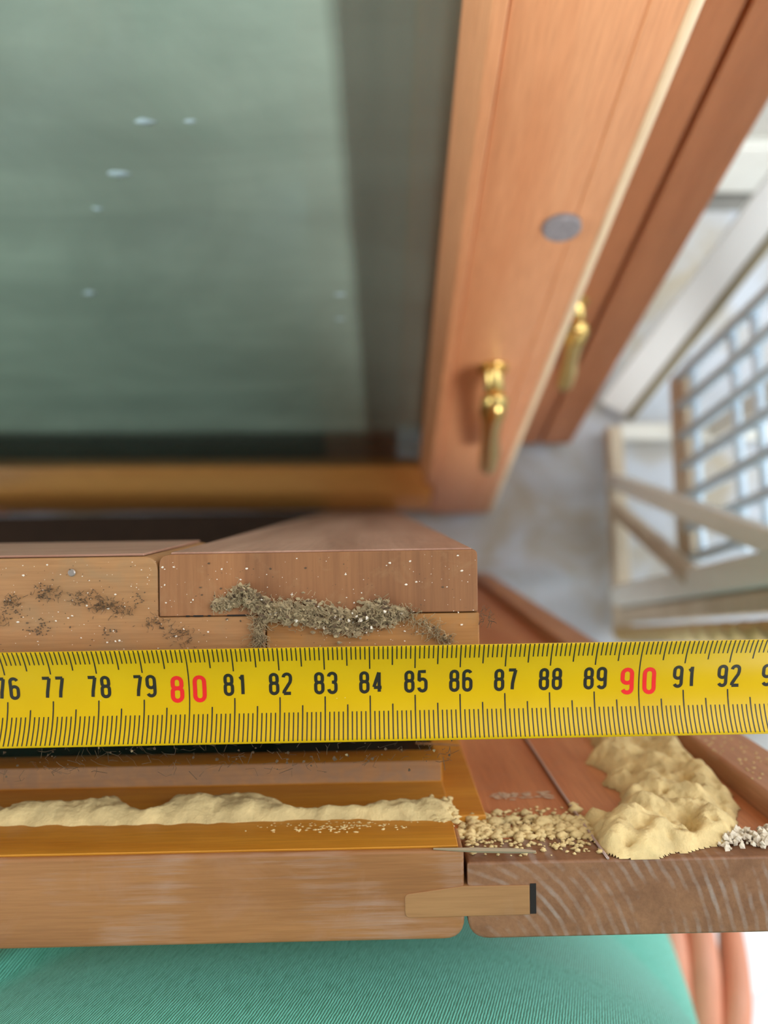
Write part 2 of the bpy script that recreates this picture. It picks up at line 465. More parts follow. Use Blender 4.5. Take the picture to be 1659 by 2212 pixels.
# top rail: full thickness left of the stile, a tongue past it (open bridle joint)
poly = fillet([(S0 + 7.05, 3.08), (S0 + 7.05, -1.15), (-2.62, -1.15), (-2.62, 1.70), (-4.97, 1.70), (-4.97, 3.05)], [5], .32)
g = G().prism(poly, 'z', -5.7, 0); sash_part(g, 'rail', M['sash_rail'], bevel=.04)
g = G().prism([(-2.60, -1.15), (S1 + .03, -1.15), (S1 + .03, 1.69), (-2.60, 1.69)], 'z', -5.7, -.02)
sash_part(g, 'tenon', M['tenon'], bevel=.04)
poly = fillet([(-4.95, 1.712), (S1, 1.712), (S1, 3.095), (-4.93, 3.085)], [3], .25)
poly = fillet(poly, [2], .12, 3)
st = G(); st.prism(poly, 'z', -60.8, .015)
sash_part(st, 'stile', M['stile_end'], bevel=.03)
g = G().prism([(-4.93, -1.15), (S1, -1.15), (S1, 1.72), (-4.93, 1.72)], 'z', -60.8, -5.72); sash_part(g, 'stile', M['sash_face'])
g = G().prism([(S0, -1.15), (S0 + 7.04, -1.15), (S0 + 7.04, 3.08), (S0, 3.08)], 'z', -60.3, 0); sash_part(g, 'stile', M['sash_face'], bevel=.05)
g = G().box(S0 + 7.05, -4.95, -1.15, 3.08, -60.5, -55.4); sash_part(g, 'rail', plain('dark_shaded_rail', (60, 40, 26), .9, var=.2), bevel=.05)  # shade of the narrow gap is put into this dark brown
g = G().box(S0 + 7.05, -4.95, -.3, 2.75, -6.2, -5.72); sash_part(g, 'glazing_bead', M['leaf_rail'], bevel=.1)
g = G().box(S0 + 7.06, -4.96, -.75, -.35, -55.4, -5.8); sash_part(g, 'pane', M['glass_near'])
# lighter painted-over face skins of the top rail and the stile, where the varnish is pinkish
g = G().box(S0 + 7.05, -5.3, 3.06, 3.12, -5.7, -.12); sash_part(g, 'varnished_face', M['sash_face_x'], bevel=.02)
g = G().box(-4.7, S1 - .12, 3.08, 3.13, -60, -.12); sash_part(g, 'varnished_face', M['sash_face'], bevel=.02)
# small screw in the rail edge
g = G().disc((-6.86, 2.72, -.02), (0, 0, 1), .085, .05, 14, .02); s = sash_part(g, 'screw_head', plain('dull_zinc', (170, 158, 150), .4, metal=.6))
s['label'] = 'small grey screw head in the rail'
# dark seams of the joint
for (x0, x1) in ((-4.2, -3.98), (-3.88, -3.82), (-3.45, -3.0), (-4.36, -4.28)):
    g = G().box(x0, x1, 1.705, 1.735, -.4, .018); sash_part(g, 'joint_gap', M['dark'])

# --- outer frame nearest the person
HF = 60.4
fr, FL = near_root('window_frame', HF, 'varnished wooden outer frame nearest the green shirt, yellow foam stuck along its inner side', 'frame')
def fr_part(g, name, mat, **k): return g.build(name, mat, fr, loc=FL, **k)
RX0, RX1 = -86., 1.74
# rail: top strip, sloped amber side, dusty ledge, each its own run of the profile
poly = fillet([(RX0, -5.66), (RX1, -5.66), (RX1, -3.62), (RX0, -3.62)], [1], .48)
g = G().prism(poly, 'z', -1.2, 0); fr_part(g, 'rail', M['frame_top'], bevel=.09, seg=3)
prof = [(-5.3, -1.2), (-3.56, -.06), (-3.50, -1.2), (-3.56, -4.0), (-3.00, -4.03), (-2.97, -4.12), (-2.99, -5.0), (-5.3, -6.4)]
g = G().prism(prof, 'x', RX0, RX1 - .12); fr_part(g, 'rail_side', M['amber'], bevel=.03)
g = G().box(RX0, RX1 - .16, -3.57, -2.985, -4.05, -4.0); fr_part(g, 'dusty_ledge', M['dusty_ledge'], bevel=.015)
# loose tenon key and the slot at its end
poly = fillet([(.40, -5.13), (3.20, -5.12), (3.20, -4.45), (1.7, -4.44), (.40, -4.60)], [0, 4], .12, 4)
g = G().prism(poly, 'z', -1.0, .022); fr_part(g, 'tenon_key', M['key'], bevel=.02)
g = G().box(3.21, 3.345, -5.10, -4.42, -1.0, .012); fr_part(g, 'slot', M['dark'])
# stile: sawn end on top, tall body
SX0, SX1 = 1.74, 11.5
poly = fillet([(SX0 + .07, -3.92), (SX0 + .07, -5.66), (SX1, -5.66), (SX1, -3.92)], [1], .5)
g = G().prism(poly, 'z', -1.2, 0); fr_part(g, 'stile_end', M['stile_top'], bevel=.07, seg=3)
g = G().box(1.66, 9.62, -5.6, -3.92, -60, -1.2); g.box(1.86, SX1 - .05, -4.6, -3.94, -1.25, -.1); fr_part(g, 'stile', M['frame_stile'])
g = G().box(1.60, 2.55, -5.0, -3.72, -40, -2.1); fr_part(g, 'stile_shoulder', M['amber'], bevel=.05)
g = G().prism([(9.62, -5.6), (11.5, -5.6), (11.5, -3.62), (11.3, -3.28), (9.7, -3.28), (9.62, -3.36)], 'z', -60, -.9); fr_part(g, 'stile_lip', M['frame_lip'], bevel=.05)
# other two members, mostly hidden behind the sash
g = G().box(-96, RX0 - .06, -5.6, -3.6, -59.2, 0); fr_part(g, 'stile', M['frame_stile'], bevel=.08)
g = G().box(RX0, 1.64, -5.6, -3.6, -59.6, -54); fr_part(g, 'rail', M['amber'], bevel=.08)
g = G().box(RX0, 1.6, -4.7, -4.4, -54, -6.3); fr_part(g, 'pane', M['glass_near'])
# plastic strip running down the stile
g = G().tube([(4.98, -3.90, -.02), (4.9, -3.86, -1.5), (4.86, -3.86, -4), (4.84, -3.86, -9), (4.84, -3.86, -30)], [.035, .045, .05, .05, .05], 6)
s = fr_part(g, 'plastic_strip', M['strip'], smooth=True)
# splinter and chip on the joint line
g = G().tube([(1.05, -3.60, -.02), (2.0, -3.62, .03), (2.9, -3.66, .02), (3.35, -3.70, .01)], [.02, .06, .06, .03], 5); s = fr_part(g, 'wood_splinter', plain('grey_splinter', (150, 132, 106), .8))
g = G().tube([(.9, -2.55, -4.2), (1.6, -2.62, -4.3), (2.15, -2.70, -4.4)], [.02, .035, .02], 5); s = fr_part(g, 'wood_splinter', M['key'])

# foam: rough height fields on the side of the frame
def in_poly(px, pz, poly):
    P = np.array(poly); inside = np.zeros(px.shape, bool); d = np.full(px.shape, 1e9)
    n = len(P)
    for i in range(n):
        a, b = P[i], P[(i + 1) % n]
        cond = ((a[1] > pz) != (b[1] > pz))
        with np.errstate(divide='ignore', invalid='ignore'):
            xi = (b[0] - a[0]) * (pz - a[1]) / (b[1] - a[1] if b[1] != a[1] else 1e-9) + a[0]
        inside ^= cond & (px < xi)
        ab = b - a; L2 = ab.dot(ab) + 1e-12
        t = np.clip(((px - a[0]) * ab[0] + (pz - a[1]) * ab[1]) / L2, 0, 1)
        d = np.minimum(d, np.hypot(px - a[0] - t * ab[0], pz - a[1] - t * ab[1]))
    return inside, d

def foam_field(name, poly, y0, hmax, soft, step, seed, rough=.5, ns=1.6, pits=0):
    P = np.array(poly)
    xs = np.arange(P[:, 0].min() - step, P[:, 0].max() + step, step); zs = np.arange(P[:, 1].min() - step, P[:, 1].max() + step, step)
    X, Zz = np.meshgrid(xs, zs)
    jx = np.array([[noise.noise(Vector((x * 2.2, z * 2.2, seed))) for x in xs] for z in zs]) * .13
    jz = np.array([[noise.noise(Vector((x * 2.2, z * 2.2, seed + 9))) for x in xs] for z in zs]) * .13
    ins, d = in_poly(X + jx, Zz + jz, poly)
    nn = np.array([[noise.fractal(Vector((x * ns, z * ns, seed + 3)), 1.25, 2.0, 4) for x in xs] for z in zs])
    fn = np.array([[noise.noise(Vector((x * 9, z * 9, seed + 5))) for x in xs] for z in zs])
    t = np.clip(d / soft, 0, 1); prof = np.clip(1 - (1 - t) ** 2.2, 0, 1)
    h = hmax * prof * np.clip(.75 + rough * nn, .15, 1.6) + .035 * fn * t
    for q in range(pits):
        qx, qz, qr = RNG.uniform(P[:, 0].min(), P[:, 0].max()), RNG.uniform(P[:, 1].min(), P[:, 1].max()), RNG.uniform(.05, .16)
        h -= .5 * hmax * np.exp(-((X - qx) ** 2 + (Zz - qz) ** 2) / qr ** 2) * t
    h = np.maximum(h, 0.01)
    g = G()
    ny, nx = X.shape
    idx = -np.ones(X.shape, int); vs = []
    use = ins.copy()
    grow = use.copy()
    grow[1:] |= use[:-1]; grow[:-1] |= use[1:]; grow[:, 1:] |= use[:, :-1]; grow[:, :-1] |= use[:, 1:]
    for j in range(ny):
        for i in range(nx):
            if grow[j, i]:
                idx[j, i] = len(vs)
                vs.append((X[j, i], y0 + (h[j, i] if use[j, i] else -.012), Zz[j, i]))
    fs = []
    for j in range(ny - 1):
        for i in range(nx - 1):
            q = (idx[j, i], idx[j, i + 1], idx[j + 1, i + 1], idx[j + 1, i])
            if min(q) >= 0: fs.append(q)
    g.add(vs, fs)
    return fr_part(g, name, M['foam'], smooth=True)

# bead along the rail (x, z outline in cm on the rail's side)
top_edge = [(-30, -2.6), (-20, -2.3), (-12, -2.7), (-8.8, -2.55), (-8.0, -2.62), (-7.4, -2.75), (-6.95, -2.95), (-6.6, -2.7), (-6.3, -2.25), (-5.9, -2.05), (-5.5, -2.7), (-5.1, -2.85), (-4.5, -2.8),
            (-3.9, -2.95), (-3.2, -2.85), (-2.6, -2.6), (-2.2, -2.0), (-1.7, -1.95), (-1.2, -2.1), (-.6, -2.0), (0., -2.35), (.6, -2.2), (1.2, -2.35), (1.72, -2.2)]
bot_edge = [(1.72, -1.25), (.6, -1.3), (-1, -1.45), (-2.4, -1.5), (-4, -1.38), (-6, -1.4), (-8.8, -1.45), (-20, -1.4), (-30, -1.5)]
foam_field('foam_bead', top_edge + bot_edge, -3.53, .42, .5, .07, 4, .35)
# patch over the stile
patch = [(4.98, -.30), (5.0, -2.2), (5.7, -2.3), (6.2, -2.9), (6.5, -3.7), (6.2, -4.6), (6.75, -5.2), (6.2, -6.2), (6.9, -7.4), (7.0, -9.5), (8.3, -10), (9.2, -9.4), (9.4, -7.0),
         (9.5, -4.6), (9.35, -3.0), (8.8, -1.9), (8.2, -.75), (7.1, -.35), (6.0, .02), (5.3, .0)]
foam_field('foam_patch', patch, -3.90, .62, .6, .05, 12, .6, 1.2, 55)
# crumbs between the two
g = G()
for i in range(800):
    x = random.uniform(1.2, 5.0); z = -random.triangular(.15, 3.0, 1.5)
    if x < 1.9 and z > -1.2: continue
    r = random.triangular(.015, .10, .025) * (1.3 if -2.4 < z < -1.1 else .8)
    y = -3.90 + r * .3 if x > 1.75 else -3.5
    g.lump((x, y, z), r * 1.5, r * .9, r, .4)
for (x, z, r) in ((2.2, -2.2, .17), (2.75, -2.0, .2), (3.2, -2.15, .15), (3.9, -1.9, .18), (4.9, -2.6, .16), (4.95, -2.95, .12), (3.4, -1.5, .16), (2.4, -1.5, .15), (4.3, -1.6, .14), (2.9, -2.6, .13), (3.6, -2.5, .12)):
    g.lump((x, -3.85, z), r * 1.4, r * .8, r, .3)
s = fr_part(g, 'foam_crumbs', M['foam'], smooth=True); s['kind'] = 'stuff'
g = G()
for i in range(130):
    x = random.gauss(-1.0, .9); z = -random.uniform(.75, 1.25) - random.random() * .2
    g.lump((x, -3.51, z), random.uniform(.02, .06), .02, random.uniform(.012, .03), .4)
for i in range(60):
    x = random.uniform(9.7, 10.9); z = -random.uniform(2.0, 6.5)
    g.lump((x, -3.27, z), random.uniform(.02, .08), .02, random.uniform(.02, .06), .4)
s = fr_part(g, 'foam_flakes', M['foam'], smooth=True); s['kind'] = 'stuff'
g = G()
for i in range(240):
    x = random.uniform(7.6, 9.6); z = -random.triangular(.2, 1.3, .8)
    r = random.uniform(.03, .1)
    g.lump((x, -3.86 + random.random() * .15 * (x > 7.9), z), r, r, r, .5)
s = fr_part(g, 'white_foam_remains', M['fluff'], smooth=False); s['kind'] = 'stuff'
# pale scuffs of old plaster on the stile
g = G()
for i in range(46):
    g.lump((random.uniform(2.9, 4.7), -3.90, -random.uniform(3.5, 4.0)), random.uniform(.05, .16), .012, random.uniform(.03, .07), .4)
s = fr_part(g, 'plaster_smear', plain('plaster', (196, 168, 140), .9)); s['kind'] = 'stuff'

# ------------------------------------------------------------------ dust on the sash: clump, specks, webs
def fibres(g, n, fn, r0, r1, length, wig):
    for i in range(n):
        p = Vector(fn()); d = Vector((random.gauss(0, 1), random.gauss(0, 1), random.gauss(0, .5) + .15)).normalized()
        L = length * random.uniform(.4, 1.6); pts = []
        k = 5
        for j in range(k):
            pts.append(tuple(p)); p = p + d * (L / k)
            d = (d + Vector((random.gauss(0, wig), random.gauss(0, wig), random.gauss(0, wig * .6)))).normalized()
            if p.z < .02: p.z = .02 + random.random() * .02
        g.tube(pts, random.uniform(r0, r1), 3, False)
SPINE = [(-3.7, 1.95), (-3.35, 2.02), (-3.05, 2.25), (-2.85, 2.02), (-2.55, 1.85), (-2.1, 1.78), (-1.6, 1.76), (-1.2, 1.62), (-.9, 1.5), (-.5, 1.55), (-.2, 1.72), (.15, 1.68), (.45, 1.7)]
WID = [.07, .12, .15, .13, .16, .24, .27, .26, .22, .22, .25, .20, .06]
def on_spine():
    u = random.random() * (len(SPINE) - 1); i = int(u); t = u - i
    a, b = SPINE[i], SPINE[i + 1]; ww = WID[i] * (1 - t) + WID[i + 1] * t
    return (a[0] + (b[0] - a[0]) * t + random.gauss(0, ww * .5), a[1] + (b[1] - a[1]) * t + random.gauss(0, ww * .55), .03 + abs(random.gauss(0, ww * .7)))
def dust_thing(name, label, fill, mats, stuff=True):
    g = G(); fill(g)
    o = g.build(name, mats)
    o.matrix_world = frame(NX, NY, NZ, NO)
    tag(o, label, 'dust')
    if stuff: o['kind'] = 'stuff'
    return o
def clump(g):
    g.mi = 0
    for i in range(1500):
        p = on_spine(); r = random.uniform(.02, .06); g.lump((p[0], p[1], min(p[2], .08)), r * 1.5, r * 1.1, r * .7, .5)
    fibres(g, 1700, on_spine, .004, .009, .2, .7)
    for i in range(700):
        p = on_spine(); r = random.uniform(.012, .045); g.mi = random.choice((0, 0, 1, 1, 0, 0, 1, 0, 0, 2))
        g.lump(p, r * (1.4 if g.mi < 2 else .8), r, r * .7, .5)
    g.mi = 0
    def tail():
        u = random.random(); k = random.choice((0, 1))
        return ((.5 + u * 1.0 + random.gauss(0, .05), 1.75 - u * .75 + random.gauss(0, .07) + .0, .03 + random.random() * .05) if k else
                (-2.75 + random.gauss(0, .06), 1.65 - u * .6, .03 + random.random() * .08))
    fibres(g, 420, tail, .003, .008, .28, .5)
    for i in range(60):
        p = tail(); g.mi = random.choice((0, 1)); g.lump(p, .03, .02, .015, .5)
dust_thing('dust_clump', 'grey clump of dust and cobweb across the sash joint just above the tape', clump, [M['dust_grey'], M['dust_dark'], M['speck']])
def specks(g):
    for i in range(900):
        x = random.uniform(-8.8, 2.1); y = random.uniform(-1.1, 3.0); r = random.choice((.005, .006, .006, .008, .008, .01, .012, .02))
        g.mi = 0 if random.random() < .7 else 1
        g.lump((x, y, .02), r * random.uniform(1, 1.8), r, r * .6, .4)
    for i in range(9):
        g.mi = 1
        cx, cy = random.uniform(-8.5, -5.3), random.uniform(1.2, 2.4)
        for k in range(14): g.lump((cx + random.gauss(0, .1), cy + random.gauss(0, .07), .02), .02, .014, .01, .5)
dust_thing('dust_specks', 'pale specks of dust scattered over the top edge of the sash', specks, [M['speck'], M['dust_dark']])
def fluff(g):
    def a():
        k = random.choice(((-8.2, 2.05), (-7.4, 2.3), (-6.6, 2.15), (-6.2, 2.0), (-5.0, 1.6), (-4.5, 1.3), (-5.8, 1.9), (-8.5, 1.7)))
        return (k[0] + random.gauss(0, .16), k[1] + random.gauss(0, .1), .015 + random.random() * .02)
    fibres(g, 420, a, .003, .007, .14, .9)
    def b(): return (2.14 + random.random() * .3, 1.55 + random.random() * .28 - .06, -.02 + random.random() * .05)
    fibres(g, 26, b, .004, .008, .16, .4)
dust_thing('dust_fluff', 'thin grey fluff lying on the left rail of the sash', fluff, [M['dust_dark']])
def web(g):
    def a(): return (random.uniform(-8.8, 1.6), random.uniform(-1.9, -1.2), -random.uniform(.05, 1.0))
    for i in range(150):
        p = Vector(a()); q = p + Vector((random.gauss(0, .18), -random.uniform(.05, .35), -random.uniform(0, .6)))
        m = (p + q) / 2 + Vector((random.gauss(0, .06), random.gauss(0, .06), 0)); g.mi = 1
        g.tube([p, m, q], random.uniform(.003, .008), 3, False)
    for i in range(70):
        p = a(); g.mi = random.choice((0, 1, 1, 1)); r = random.uniform(.01, .04); g.lump(p, r, r, r, .5)
dust_thing('cobweb', 'dusty cobweb threads in the dark gap below the tape', web, [M['dust_grey'], M['dust_dark'], M['speck']])

# ------------------------------------------------------------------ measuring tape
tape = empty('measuring_tape', frame(NX, NY, NZ, NO), 'yellow steel measuring tape with black and red centimetre figures lying across the sash', 'tape measure')
PXC = 97.1
def tz(v): return .307 * v * v + .067 * v + .0037 + .03      # cross-curve of the blade (cm)
V0, V1 = -1.055, 1.065
XOFF = -84.31
T0, T1 = 0.0, 99.7
g = G(); nv = 24
for side in (0, 1):
    vs = []
    for i, x in enumerate(np.linspace(T0 + XOFF, T1 + XOFF, 57)):
        for j in range(nv + 1):
            v = V0 + (V1 - V0) * j / nv
            vs.append((x, v, tz(v) - .016 * side))
    fs = []
    for i in range(56):
        for j in range(nv):
            q = (i * (nv + 1) + j, (i + 1) * (nv + 1) + j, (i + 1) * (nv + 1) + j + 1, i * (nv + 1) + j + 1)
            fs.append(q if side == 0 else q[::-1])
    g.add(vs, fs)
n1 = 57 * (nv + 1)
for i in range(56):
    for j in (0, nv):
        a, b = i * (nv + 1) + j, (i + 1) * (nv + 1) + j
        g.f.append((a, b, b + n1, a + n1)); g.m.append(0)
for i in (0, 56):
    for j in range(nv):
        a, b = i * (nv + 1) + j, i * (nv + 1) + j + 1
        g.f.append((a, b, b + n1, a + n1)); g.m.append(0)
blade = g.build('blade', M['tape'], tape, smooth=False)
for p in blade.data.polygons[:56 * nv * 2]: p.use_smooth = True
# hook at the zero end, beyond the left of the picture
g = G().box(T0 + XOFF - .06, T0 + XOFF + 1.1, -.5, .5, .05, .12); g.box(T0 + XOFF - .14, T0 + XOFF - .03, -.7, .7, -1.3, .12)
g.build('end_hook', plain('zinc', (180, 178, 172), .35, metal=.8), tape, bevel=.03)
# graduation marks: thin printed strips following the blade
def strip(g, x, va, vb, w, n):
    vs = []
    for k in range(n + 1):
        v = va + (vb - va) * k / n
        z = tz(v) + .0035
        vs += [(x - w / 2, v, z), (x + w / 2, v, z)]
    g.add(vs, [(2 * k, 2 * k + 1, 2 * k + 3, 2 * k + 2) for k in range(n)])
g = G()
for mm in range(1, 997):
    x = XOFF + mm * .1
    if mm % 100 == 0:
        strip(g, x, -1.02, 1.055, .025, 16)
    else:
        up, lo = (.505, -.115) if mm % 10 == 0 else (.59, -.30) if mm % 5 == 0 else (.735, -.45)
        wd = .026 if mm % 5 else .028
        strip(g, x, up, 1.055, wd, 6); strip(g, x, -1.02, lo, wd, 5)
g.build('graduation_marks', M['tape_print_black'], tape)
# figures drawn as strokes: condensed, rounded
def arc(cx, cy, rx, ry, a0, a1, n=8):
    return [(cx + rx * math.cos(math.radians(a0 + (a1 - a0) * k / n)), cy + ry * math.sin(math.radians(a0 + (a1 - a0) * k / n))) for k in range(n + 1)]
# in a box w=1, h=1 (strokes' centre lines)
R_ = .42
def glyph(ch, asp):
    ry = .5 / asp * 1.0                       # corner radius in y for round corners
    ry = min(ry, .24)
    if ch == '0': return [(arc(.5, 1 - ry, .5, ry, 0, 180) + arc(.5, ry, .5, ry, 180, 360), True)]
    if ch == '1': return [([(.62, 0), (.62, 1)], False), ([(.62, .97), (.5, .86), (.2, .80)], False)]
    if ch == '2': return [(arc(.5, 1 - ry, .5, ry, 180, 0) + [(1, .70), (.9, .56), (.06, .10), (.02, 0)], False), ([(0, 0), (1, 0)], False)]
    if ch == '3': return [(arc(.5, 1 - ry, .5, ry, 180, 0) + [(1, .66)] + arc(.62, .66, .38, .13, 0, -90, 4) + [(.45, .53)], False),
                          ([(.45, .53)] + arc(.6, .38, .4, .15, 90, 0, 4) + arc(.5, ry, .5, ry, 0, -180), False)]
    if ch == '4': return [([(.75, 0), (.75, 1)], False), ([(.72, 1), (0, .24)], False), ([(0, .22), (1.08, .22)], False)]
    if ch == '5': return [([(.98, 1), (.06, 1), (.04, .52)] , False), ([(.04, .50)] + arc(.5, .44, .5, .17, 160, 0, 6) + arc(.5, ry, .5, ry, 0, -180), False)]
    if ch == '6': return [(arc(.5, 1 - ry, .5, ry, 20, 180) + arc(.5, ry, .5, ry, 180, 360) + arc(.5, .42, .5, .17, 0, 180, 8), False)]
    if ch == '9': return [([(1 - p[0], 1 - p[1]) for p in arc(.5, 1 - ry, .5, ry, 20, 180) + arc(.5, ry, .5, ry, 180, 360) + arc(.5, .42, .5, .17, 0, 180, 8)], False)]
    if ch == '7': return [([(0, 1), (1, 1)], False), ([(.97, 1), (.74, .62), (.56, .3), (.5, 0)], False)]
    if ch == '8': return [(arc(.5, 1 - ry, .46, ry * .95, 0, 180) + [(.04, .66)] + arc(.5, .64, .46, .11, 180, 270, 4) + arc(.5, .64, .46, .11, 270, 360, 4), True),
                          (arc(.5, .40, .5, .13, 0, 180, 8) + arc(.5, ry, .5, ry, 180, 360), True)]
    return []
def stroke(g, pts, closed, w):
    if closed: pts = pts + [pts[0]]
    # resample finely so the print hugs the curved blade
    out = []
    for (a, b) in zip(pts[:-1], pts[1:]):
        d = math.hypot(b[0] - a[0], b[1] - a[1]); n = max(1, int(d / .05))
        for k in range(n): out.append((a[0] + (b[0] - a[0]) * k / n, a[1] + (b[1] - a[1]) * k / n))
    out.append(pts[-1])
    if closed: out = out[:-1]
    n = len(out); vs = []
    for i, p in enumerate(out):
        a = out[(i - 1) % n] if closed or i > 0 else out[i]; b = out[(i + 1) % n] if closed or i < n - 1 else out[i]
        dx, dy = b[0] - a[0], b[1] - a[1]; l = math.hypot(dx, dy) or 1
        nx_, ny_ = -dy / l * w / 2, dx / l * w / 2
        for sgn in (1, -1):
            x, v = p[0] + sgn * nx_, p[1] + sgn * ny_
            vs.append((x, v, tz(v) + .004 + (random.random() * .0004)))
    m = n if closed else n - 1
    g.add(vs, [(2 * i, 2 * i + 1, 2 * ((i + 1) % n) + 1, 2 * ((i + 1) % n)) for i in range(m)])
def number(n):
    red = n % 10 == 0
    sw = .092 if red else .074
    hgt = .625 if red else .525
    vtop = .425 if red else .455
    wd = .30 if red else .232
    cs = (-.262, .232) if red else (-.125, .165)
    g = G()
    for ch, c in zip(str(n), cs):
        iw, ih = wd - sw, hgt - sw
        x0 = XOFF + n + c - iw / 2; y0 = vtop - hgt + sw / 2
        for pts, closed in glyph(ch, ih / iw):
            stroke(g, [(x0 + p[0] * iw, y0 + p[1] * ih) for p in pts], closed, sw)
    o = g.build('numeral', M['tape_print_red'] if red else M['tape_print_black'], tape)
    if red: o['label'] = 'larger red figure'
for n in range(66, 100): number(n)

# ------------------------------------------------------------------ window leaves leaning against the back wall
dF = (.0114 * RV - .310 * UV + FV).normalized()
LZ = -dF
LX = (RV - RV.dot(LZ) * LZ).normalized(); LY = LZ.cross(LX)

def brass_handle(root, x, z, y0, L):
    """lever handle: boss, neck and a drooping lever"""
    g = G()
    pts = [(x, y0, z), (x - .02, y0 - .25, z - L * .08), (x + .1, y0 - .35, z - L * .23), (x + .35, y0 - .25, z - L * .46), (x + .75, y0 + .05, z - L * .73), (x + 1.0, y0 + .2, z - L)]
    rs = [.8, .85, .66, .6, .76, .7]
    P = []; Rr = []
    for i in range(len(pts) - 1):
        for k in range(5):
            t = k / 5; P.append(tuple(pts[i][q] * (1 - t) + pts[i + 1][q] * t for q in range(3))); Rr.append(rs[i] * (1 - t) + rs[i + 1] * t)
    P.append(pts[-1]); Rr.append(rs[-1]); P.append((pts[-1][0], pts[-1][1], pts[-1][2] - .35)); Rr.append(.2)
    P.insert(0, (x, y0, z + .6)); Rr.insert(0, .3)
    g.tube(P, Rr, 16)
    h = g.build('window_handle', M['brass'], root, smooth=True); h['label'] = 'polished brass lever handle'
    g = G(); g.tube([(x, 0, z - .2), (x, -.5, z - .2), (x, y0, z - .2)], [.85, .6, .6], 16); g.build('neck', M['brass'], h, smooth=True)
    g = G(); g.disc((x, .02, z - .2), (0, -1, 0), .95, .22, 28, .08); g.build('rosette', M['brass'], h, smooth=False)
    return h

def leaf(P, label, mat, mat_rail, W, H, groove, handle, front=True):
    root = empty('window_leaf', frame(LX, LY, LZ, P), label, 'window')
    def part(g, name, m, **k): return g.build(name, m, root, **k)
    T = 4.2
    # right stile: V-grooved face
    for side in (1, -1):
        if front:
            xs = (-6.45, -.62) if side > 0 else (-W, -W + 6.3)
            prof = [(xs[0], 0), (-2.05, 0), (-1.97, .10), (-1.89, .02), (xs[1], .05), (xs[1], T), (xs[0], T)] if side > 0 else [(xs[0], 0), (xs[1], 0), (xs[1], T), (xs[0], T)]
        else:
            prof = [(-12, 0), (-3.42, 0), (-3.36, 1.6), (-3.12, 1.6), (-3.08, .0), (0, 0), (0, T), (-12, T)] if side > 0 else [(-W, 0), (-W + 9, 0), (-W + 9, T), (-W, T)]
        g = G().prism(prof, 'z', 0, H); part(g, 'stile', mat, bevel=.05)
    iL, iR = (-W + 6.4, -6.5) if front else (-W + 9.05, -12.05)
    # rails
    g = G().prism([(0, 1.0), (.0, 6.7), (.5, 7.3), (T, 7.3), (T, .05), (1.2, .05), (1.0, .9), (.5, .95)], 'x', iL, iR); part(g, 'rail', mat_rail, bevel=.15, seg=3)
    g = G().box(iL, iR, 0, T, H - 9, H); part(g, 'rail', mat_rail, bevel=.1)
    # beads round the glass
    g = G().prism([(-6.47, .02), (-6.55, -.28), (-7.05, -.30), (-7.25, .0), (-7.85, 1.7), (-6.47, 1.7)] if front else [(-12.02, .0), (-12.7, -.2), (-13.2, 1.7), (-12.02, 1.7)], 'z', 9.6, H - 9); part(g, 'glazing_bead', mat, bevel=.05)
    g = G().prism([(iL, 0), (iL + .6, -.25), (iL + 1.3, 1.7), (iL, 1.7)], 'z', 9.6, H - 9); part(g, 'glazing_bead', mat, bevel=.05)
    g = G().prism([(.55, 7.3), (.5, 7.6), (1.7, 9.2), (1.9, 7.3)], 'x', iL + .9, iR - .9); part(g, 'glazing_bead', mat_rail, bevel=.05)
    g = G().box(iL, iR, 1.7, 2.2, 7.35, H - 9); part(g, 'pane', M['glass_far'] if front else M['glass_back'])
    if front:
        for (fx, fz, fr) in ((-20.5, 49.6, .30), (-18.6, 49.6, .2), (-22.6, 46.6, .42), (-24.4, 44.3, .22), (-32.5, 42.1, .2), (-27.5, 37.2, .34), (-13.2, 36.9, .26), (-13.4, 34.3, .24)):  # glints of sky on the pane, put in as small pale lumps
            fg = G(); fg.lump((fx, 1.68, fz), fr * 1.4, .06, fr * .6, .3); part(fg, 'sky_glint', M['glint'], smooth=True)
        g = G().prism([(-.62, .05), (-.50, .0), (-.22, .10), (-.05, .32), (.0, .7), (.0, T - .2), (-.62, T)], 'z', 0, H); part(g, 'pale_edge', M['leaf_edge'], bevel=.03)  # rounded edge strip, paler than the face
        s = G().disc((-2.46, .0, 45.0), (0, -1, 0), .88, .28, 28, .08).build('felt_pad', M['grey_plug'], root); s['label'] = 'round grey felt pad'
    if handle: brass_handle(root, *handle)
    return root
def floor_pt(x, y): return Vector((x, y, .0062))
leaf(floor_pt(.1115, .127), 'terracotta window leaf leaning in front, glazed, pale edge and grey felt pad', M['leaf'], M['leaf_rail'], 56, 101, True, (-3.9, 31.4, -2.3, 12.2))
leaf(floor_pt(.193, .200), 'darker brown window leaf leaning behind the terracotta one, with a dark groove', M['leaf_back'], M['leaf_back'], 66, 104, True, (-5.5, 26.6, -2.1, 9.2), front=False)

